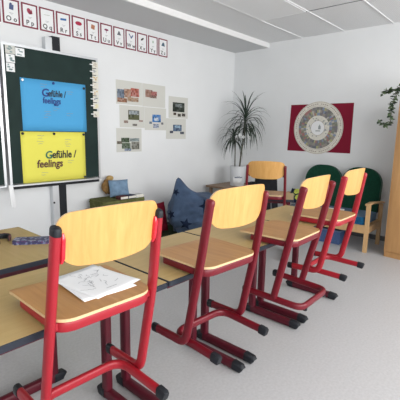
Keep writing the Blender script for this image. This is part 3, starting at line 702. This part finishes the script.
for cx_, cy_ in ((-.04, -.05), (-.03, .05), (.05, .0)):
    for k in range(6):
        a = k * PI / 3; 
        v = [bm.verts.new((cx_ + .024 * math.cos(a) + .020 * math.cos(t), cy_ + .024 * math.sin(a) + .020 * math.sin(t), .093)) for t in [q * PI / 4 for q in range(8)]]
        bm.faces.new(v)
r = bmesh.ops.extrude_face_region(bm, geom=bm.faces[:]); bmesh.ops.translate(bm, verts=[v for v in r['geom'] if isinstance(v, bmesh.types.BMVert)], vec=Vector((0, 0, -.02)))
finish('flower_print', bm, cm((.50, .55, .10)), fc)
t = tag(boxo('folded_paper', (-.08, -.12, 0, .08, .12, .012), M['paper'], None, .003), 'folded white paper on the blue bench seat between the chairs', 'paper'); t.location = (4.99, 1.98, .446); t.rotation_euler = (0, 0, .3)
sb = thing('storage_box', 'blue grey plastic storage box under the bench', 'box', (5.06, 2.12, 0), .05)
boxo('box_body', (-.16, -.26, 0, .16, .26, .17), cm((.06, .10, .22)), sb, .012); boxo('box_lid', (-.17, -.27, .171, .17, .27, .19), cm((.12, .17, .28)), sb, .005)

# ------------------------------------------------------------ side table and palm in the corner
st = thing('corner_table', 'low brown wooden table in the corner under the palm pot', 'table', (5.10, 3.68, 0))
boxo('table_top', (-.36, -.36, .56, .36, .40, .59), M['dkwood'], st, .004)
for sx in (-1, 1):
    for sy in (-1, 1): boxo('leg', (sx * .32 - .02, sy * .32 - .02, 0, sx * .32 + .02, sy * .32 + .02, .56), M['dkwood'], st, .003)
boxo('lower_shelf', (-.30, -.30, .18, .30, .30, .20), M['dkwood'], st)
pp = thing('potted_palm', 'dragon tree with two thin stems in a white pot', 'plant', (5.10, 3.705, .59))
bm = bmesh.new(); lathe(bm, [(.108, 0), (.115, .005), (.128, .31), (.130, .325), (.118, .325), (.116, .29)], n=40)
po = finish('plant_pot', bm, M['pot'], pp, True)
bm = bmesh.new(); lathe(bm, [(.115, .285), (.115, .292)], n=32); finish('soil', bm, M['soil'], pp)
bm = bmesh.new()
lab = [(-.62, .02), (.62, .02), (.62, .135), (.35, .16), (.1, .13), (-.15, .155), (-.4, .13), (-.62, .145)]
A0 = math.atan2(-.62, -.78)
v = []
for i in range(15):
    a = A0 + (-.62 + 1.24 * i / 14); zt_ = .14 + .015 * math.sin(i * 1.7)
    v.append((bm.verts.new((.1195 * math.cos(a), .1195 * math.sin(a), .02)), bm.verts.new((.1245 * math.cos(a), .1245 * math.sin(a), zt_))))
for i in range(14): bm.faces.new((v[i][0], v[i + 1][0], v[i + 1][1], v[i][1]))
o = finish('pot_band', bm, M['paper'], po, True); so = o.modifiers.new('t', 'SOLIDIFY'); so.thickness = .003
bm = bmesh.new()
for da, z_ in ((-.35, .15), (-.05, .155), (.3, .15)):
    a = A0 + da; p = Vector((.126 * math.cos(a), .126 * math.sin(a), z_)); sweep(bm, [p, p + Vector((-.02 * math.sin(a), .02 * math.cos(a), -.006)), p + Vector((-.04 * math.sin(a), .04 * math.cos(a), .004))], .007, .004, (0, 0, 1), n=6)
finish('pot_motif', bm, cm((.10, .13, .20)), po)
# direction to the right as seen from the room ~ (rt.x, rt.y)
R2 = Vector((.66, -.75, 0)); F2 = Vector((-.75, -.66, 0))
def at(r, d, z): return R2 * r + F2 * d + Vector((0, 0, z))
s1 = rounded([at(.03, 0, .28), at(.05, .01, .55), at(.085, .02, .80), at(.10, .02, 1.14)], .1, 5)
s2 = rounded([at(-.045, 0, .28), at(-.05, 0, .52), at(-.05, .01, .72), at(-.075, .02, .82)], .1, 5)
for s_, r_ in ((s1, .013), (s2, .009)): sweepo('stem', s_, r_, r_, (1, 0, 0), M['stem'], pp, n=10, taper=[1 - .3 * i / (len(s_) - 1) for i in range(len(s_))])
def blade(b_, base, az, el, ln, wd, droop):
    n = 9; pts = []; p = base.copy(); d = Vector((math.cos(az) * math.cos(el), math.sin(az) * math.cos(el), math.sin(el)))
    for i in range(n + 1):
        pts.append(Vector((min(p.x, .42), min(p.y, .45), p.z))); p = p + d * ln / n; d = (d + Vector((0, 0, -droop / n * (1 + i * .25)))).normalized()
    prev = None
    for i, q in enumerate(pts):
        t_ = (pts[min(i + 1, n)] - pts[max(0, i - 1)]).normalized(); sd = t_.cross(Vector((0, 0, 1)));
        if sd.length < .05: sd = Vector((-math.sin(az), math.cos(az), 0))
        sd.normalize(); nn = sd.cross(t_); wv = wd * min(1, .45 + i * .35) * (1 - (i / n) ** 2.2) + .0008
        row = [b_.verts.new(q - sd * wv), b_.verts.new(q - nn * wv * .35), b_.verts.new(q + sd * wv)]
        if prev:
            for k in range(2): b_.faces.new((prev[k], prev[k + 1], row[k + 1], row[k]))
        prev = row
rr = random.Random(42)
bm = bmesh.new(); base = s1[-1]
for k in range(80):
    f = k / 80; blade(bm, base + Vector((0, 0, -.20 * (1 - f))), k * 2.4 + rr.uniform(-.3, .3), -.2 + 1.5 * f ** 1.3 + rr.uniform(-.15, .15), rr.uniform(.40, .54), .012, 2.3 - 1.6 * f)
finish('leaf_crown', bm, M['leaf'], pp, True)
bm = bmesh.new(); base = s2[-1]
for k in range(42):
    f = k / 42; blade(bm, base + Vector((0, 0, -.10 * (1 - f))), k * 2.4 + rr.uniform(-.3, .3), -.1 + 1.2 * f ** 1.2 + rr.uniform(-.15, .15), rr.uniform(.30, .42), .010, 2.5 - 1.3 * f)
finish('leaf_crown', bm, M['leaf'], pp, True)
bm = bmesh.new()
for (r_, z_) in ((-.04, .80), (.0, .83), (.06, .80), (.12, .82), (.16, .79)):
    for q in range(5):
        a = q * 2 * PI / 5; c = at(r_ + .016 * math.cos(a), .14, z_ + .016 * math.sin(a)); 
        bmesh.ops.create_uvsphere(bm, u_segments=8, v_segments=5, radius=.012, matrix=Matrix.Translation(c))
finish('blossom', bm, M['paper'], pp, True)
# black bag standing by the corner table
bk = thing('black_bag', 'black cloth bag standing behind the chair in front of the palm', 'bag', (4.50, 2.78, 0), math.radians(40))
bm = bmesh.new(); bmesh.ops.create_cube(bm, size=1); bmesh.ops.subdivide_edges(bm, edges=bm.edges[:], cuts=5, use_grid_fill=True)
for v_ in bm.verts:
    x, y, z = v_.co; z01 = z + .5; v_.co = Vector((x * (.20 + .05 * (1 - z01)) * (1 - .2 * (2 * y) ** 4), y * (.40 - .12 * z01) * (1 + .0), z01 * .84 + .004 * math.sin(20 * y)))
bag = finish('bag_body', bm, M['blackfab'], bk, True)
pts = [(-.125, -.10, .10), (-.105, -.06, .62)]; sweepo('pocket_trim', pts, .004, .004, (1, 0, 0), M['greyink'], bk)

# ------------------------------------------------------------ beanbag corner
gm = tag(boxo('floor_mat', (3.05, 3.08, .001, 4.42, 4.10, .045), M['mat'], None, .01), 'dark green mat on the floor under the beanbag', 'mat')
bb = thing('beanbag', 'blue denim beanbag with dark stars and a pointed tip', 'beanbag', (3.94, 3.52, .047))
bm = bmesh.new(); bmesh.ops.create_icosphere(bm, subdivisions=5, radius=1)
tip = Vector((-.60, .10, .70)).normalized()
for v_ in bm.verts:
    d = v_.co.normalized(); s = max(0, d.dot(tip))
    x, y, z = d.x * .50, d.y * .38, d.z * .28
    p = Vector((x, y, z + .26)); 
    if p.z < .09: p.z = .0 + max(0, p.z) * .4
    k = s ** 26
    p += Vector((-.03, .04, .27)) * k + Vector((0, 0, .05)) * s ** 4
    f_ = d.dot(Vector((.3, -.8, .2)).normalized()); p += d * (.020 * math.sin(11 * d.z + 4 * d.x) * max(0, f_) + .010 * math.sin(9 * d.x + 5 * d.z) + .008 * math.sin(14 * d.y + 6 * d.x) + .006 * math.sin(23 * d.z + 11 * d.y))
    v_.co = p
mn = min(v_.co.z for v_ in bm.verts)
for v_ in bm.verts: v_.co.z -= mn
bvh = BVHTree.FromBMesh(bm)
body = finish('bag_body', bm, M['denim'], bb, True)
view = Vector((.75, .66, -.05))
def star(cr, cz, R_, rot):
    bm = bmesh.new(); c = R2 * cr + Vector((0, 0, cz)); rings = []
    N = 5; out = []
    for i in range(10): out.append((R_ if i % 2 == 0 else R_ * .42, rot + i * PI / 5))
    dense = []
    for i in range(10):
        (r0, a0), (r1, a1) = out[i], out[(i + 1) % 10]; P0 = Vector((r0 * math.sin(a0), r0 * math.cos(a0))); P1 = Vector((r1 * math.sin(a1), r1 * math.cos(a1)))
        for k in range(3): dense.append(P0.lerp(P1, k / 3))
    def proj_(u, v):
        o_ = c + R2 * u + Vector((0, 0, v)) - view * 2; h_ = bvh.ray_cast(o_, view.normalized())
        return None if h_[0] is None else h_[0] - view.normalized() * .006
    prev = None; cen = proj_(0, 0)
    if cen is None: return
    while any(proj_(p.x, p.y) is None for p in dense):
        dense = [p * .9 for p in dense]
        if dense[0].length < .01: return
    cv = bm.verts.new(cen)
    for k in range(1, N + 1):
        pts_ = [proj_(p.x * k / N, p.y * k / N) for p in dense]
        if any(p is None for p in pts_): return
        row = [bm.verts.new(p) for p in pts_]; n = len(row)
        for j in range(n):
            if prev is None: bm.faces.new((cv, row[j], row[(j + 1) % n]))
            else: bm.faces.new((prev[j], row[j], row[(j + 1) % n], prev[(j + 1) % n]))
        prev = row
    bmesh.ops.recalc_face_normals(bm, faces=bm.faces[:]); finish('star_patch', bm, M['navy'], body, True)
for a in ((-.16, .19, .09, .2), (-.30, .60, .11, .5), (.10, .42, .10, -.3), (-.36, .30, .06, .8), (.34, .30, .08, .1)): star(*a)
rc = thing('red_cushion', 'dark red cushion standing left of the beanbag against the wall', 'cushion', (3.505, 3.90, .047))
pillow('cushion_body', .34, .42, .12, M['redfab'], rc, Matrix.Translation((0, 0, .21)) @ Matrix.Rotation(math.radians(78), 4, 'X') @ Matrix.Translation((0, 0, -.07)))

# ------------------------------------------------------------ low bench with folded textiles, left of the beanbag
lb = thing('low_chest', 'low brown wooden chest along the board wall behind the nearest chair', 'chest', (2.92, 3.90, 0))
boxo('chest_body', (-.40, -.22, 0, .32, .22, .47), M['dkwood'], lb, .005); boxo('chest_lid', (-.41, -.23, .472, .33, .23, .49), M['dkwood'], lb, .003)
ol = thing('olive_cushion', 'olive green cushion pad lying on the low chest', 'cushion', (2.91, 3.93, .491))
bm = bmesh.new(); prism(bm, rrect(-.37, -.17, .27, .19, .06), 0, .12); finish('pad', bm, M['olive'], ol, True, .03)
sweepo('piping', [(x, y, .088) for x, y in rrect(-.372, -.172, .272, .192, .06)] + [(-.372, -.11, .088)], .006, .006, (0, 0, 1), M['olive'], ol, n=6)
dn = thing('denim_pillow', 'light blue denim cushion leaning upright on the olive pad', 'cushion', (2.90, 3.965, .612), math.radians(-12))
pillow('cushion_body', .27, .22, .11, M['denimlight'], dn, Matrix.Translation((0, 0, .115)) @ Matrix.Rotation(math.radians(75), 4, 'X') @ Matrix.Translation((0, 0, -.05)))
br = thing('brown_plush', 'brown and yellow plush shape behind the light denim cushion', 'soft toy', (2.83, 4.10, .612))
bm = bmesh.new(); bmesh.ops.create_icosphere(bm, subdivisions=4, radius=1)
for v_ in bm.verts:
    d = v_.co.copy(); v_.co = Vector((d.x * .085, d.y * .055, d.z * .10 + .13)) * 1 + d * .006 * math.sin(12 * d.x)
finish('plush_body', bm, M['brownfab'], br, True)
bm = bmesh.new(); bmesh.ops.create_icosphere(bm, subdivisions=3, radius=1)
for v_ in bm.verts:
    d = v_.co.copy(); v_.co = Vector((d.x * .05 + .03, d.y * .04, d.z * .035 + .235))
finish('plush_ear', bm, cm((.45, .30, .12)), br, True)
bc = [((.10, .03, .03), 'dark red'), ((.02, .03, .07), 'dark blue'), ((.62, .62, .60), 'white')]
xo = 3.05
for i, (c, nm) in enumerate(bc):
    t = thing('book', '%s book lying on the front edge of the olive pad' % nm, 'book', (2.84 + .125 * i, 3.82, .612), 0, 'books on the olive pad')
    boxo('cover', (-.058, -.045, 0, .058, .045, .04), cm(c), t, .003); boxo('pages', (-.052, -.047, .006, .059, .03, .034), M['cream'], t)
bw = thing('black_bowl', 'flat black bowl on the corner table right of the palm pot', 'bowl', (5.22, 3.47, .591))
bm = bmesh.new(); lathe(bm, [(.06, 0), (.11, .05), (.115, .055), (.105, .055), (.055, .012)], n=32); finish('bowl_body', bm, M['black'], bw, True)
bm = bmesh.new(); bmesh.ops.create_icosphere(bm, subdivisions=3, radius=1)
for v_ in bm.verts: v_.co = Vector((v_.co.x * .09, v_.co.y * .09, .045 + v_.co.z * .028 + .006 * math.sin(9 * v_.co.x)))
finish('dark_cloth', bm, M['blackfab'], bw, True)
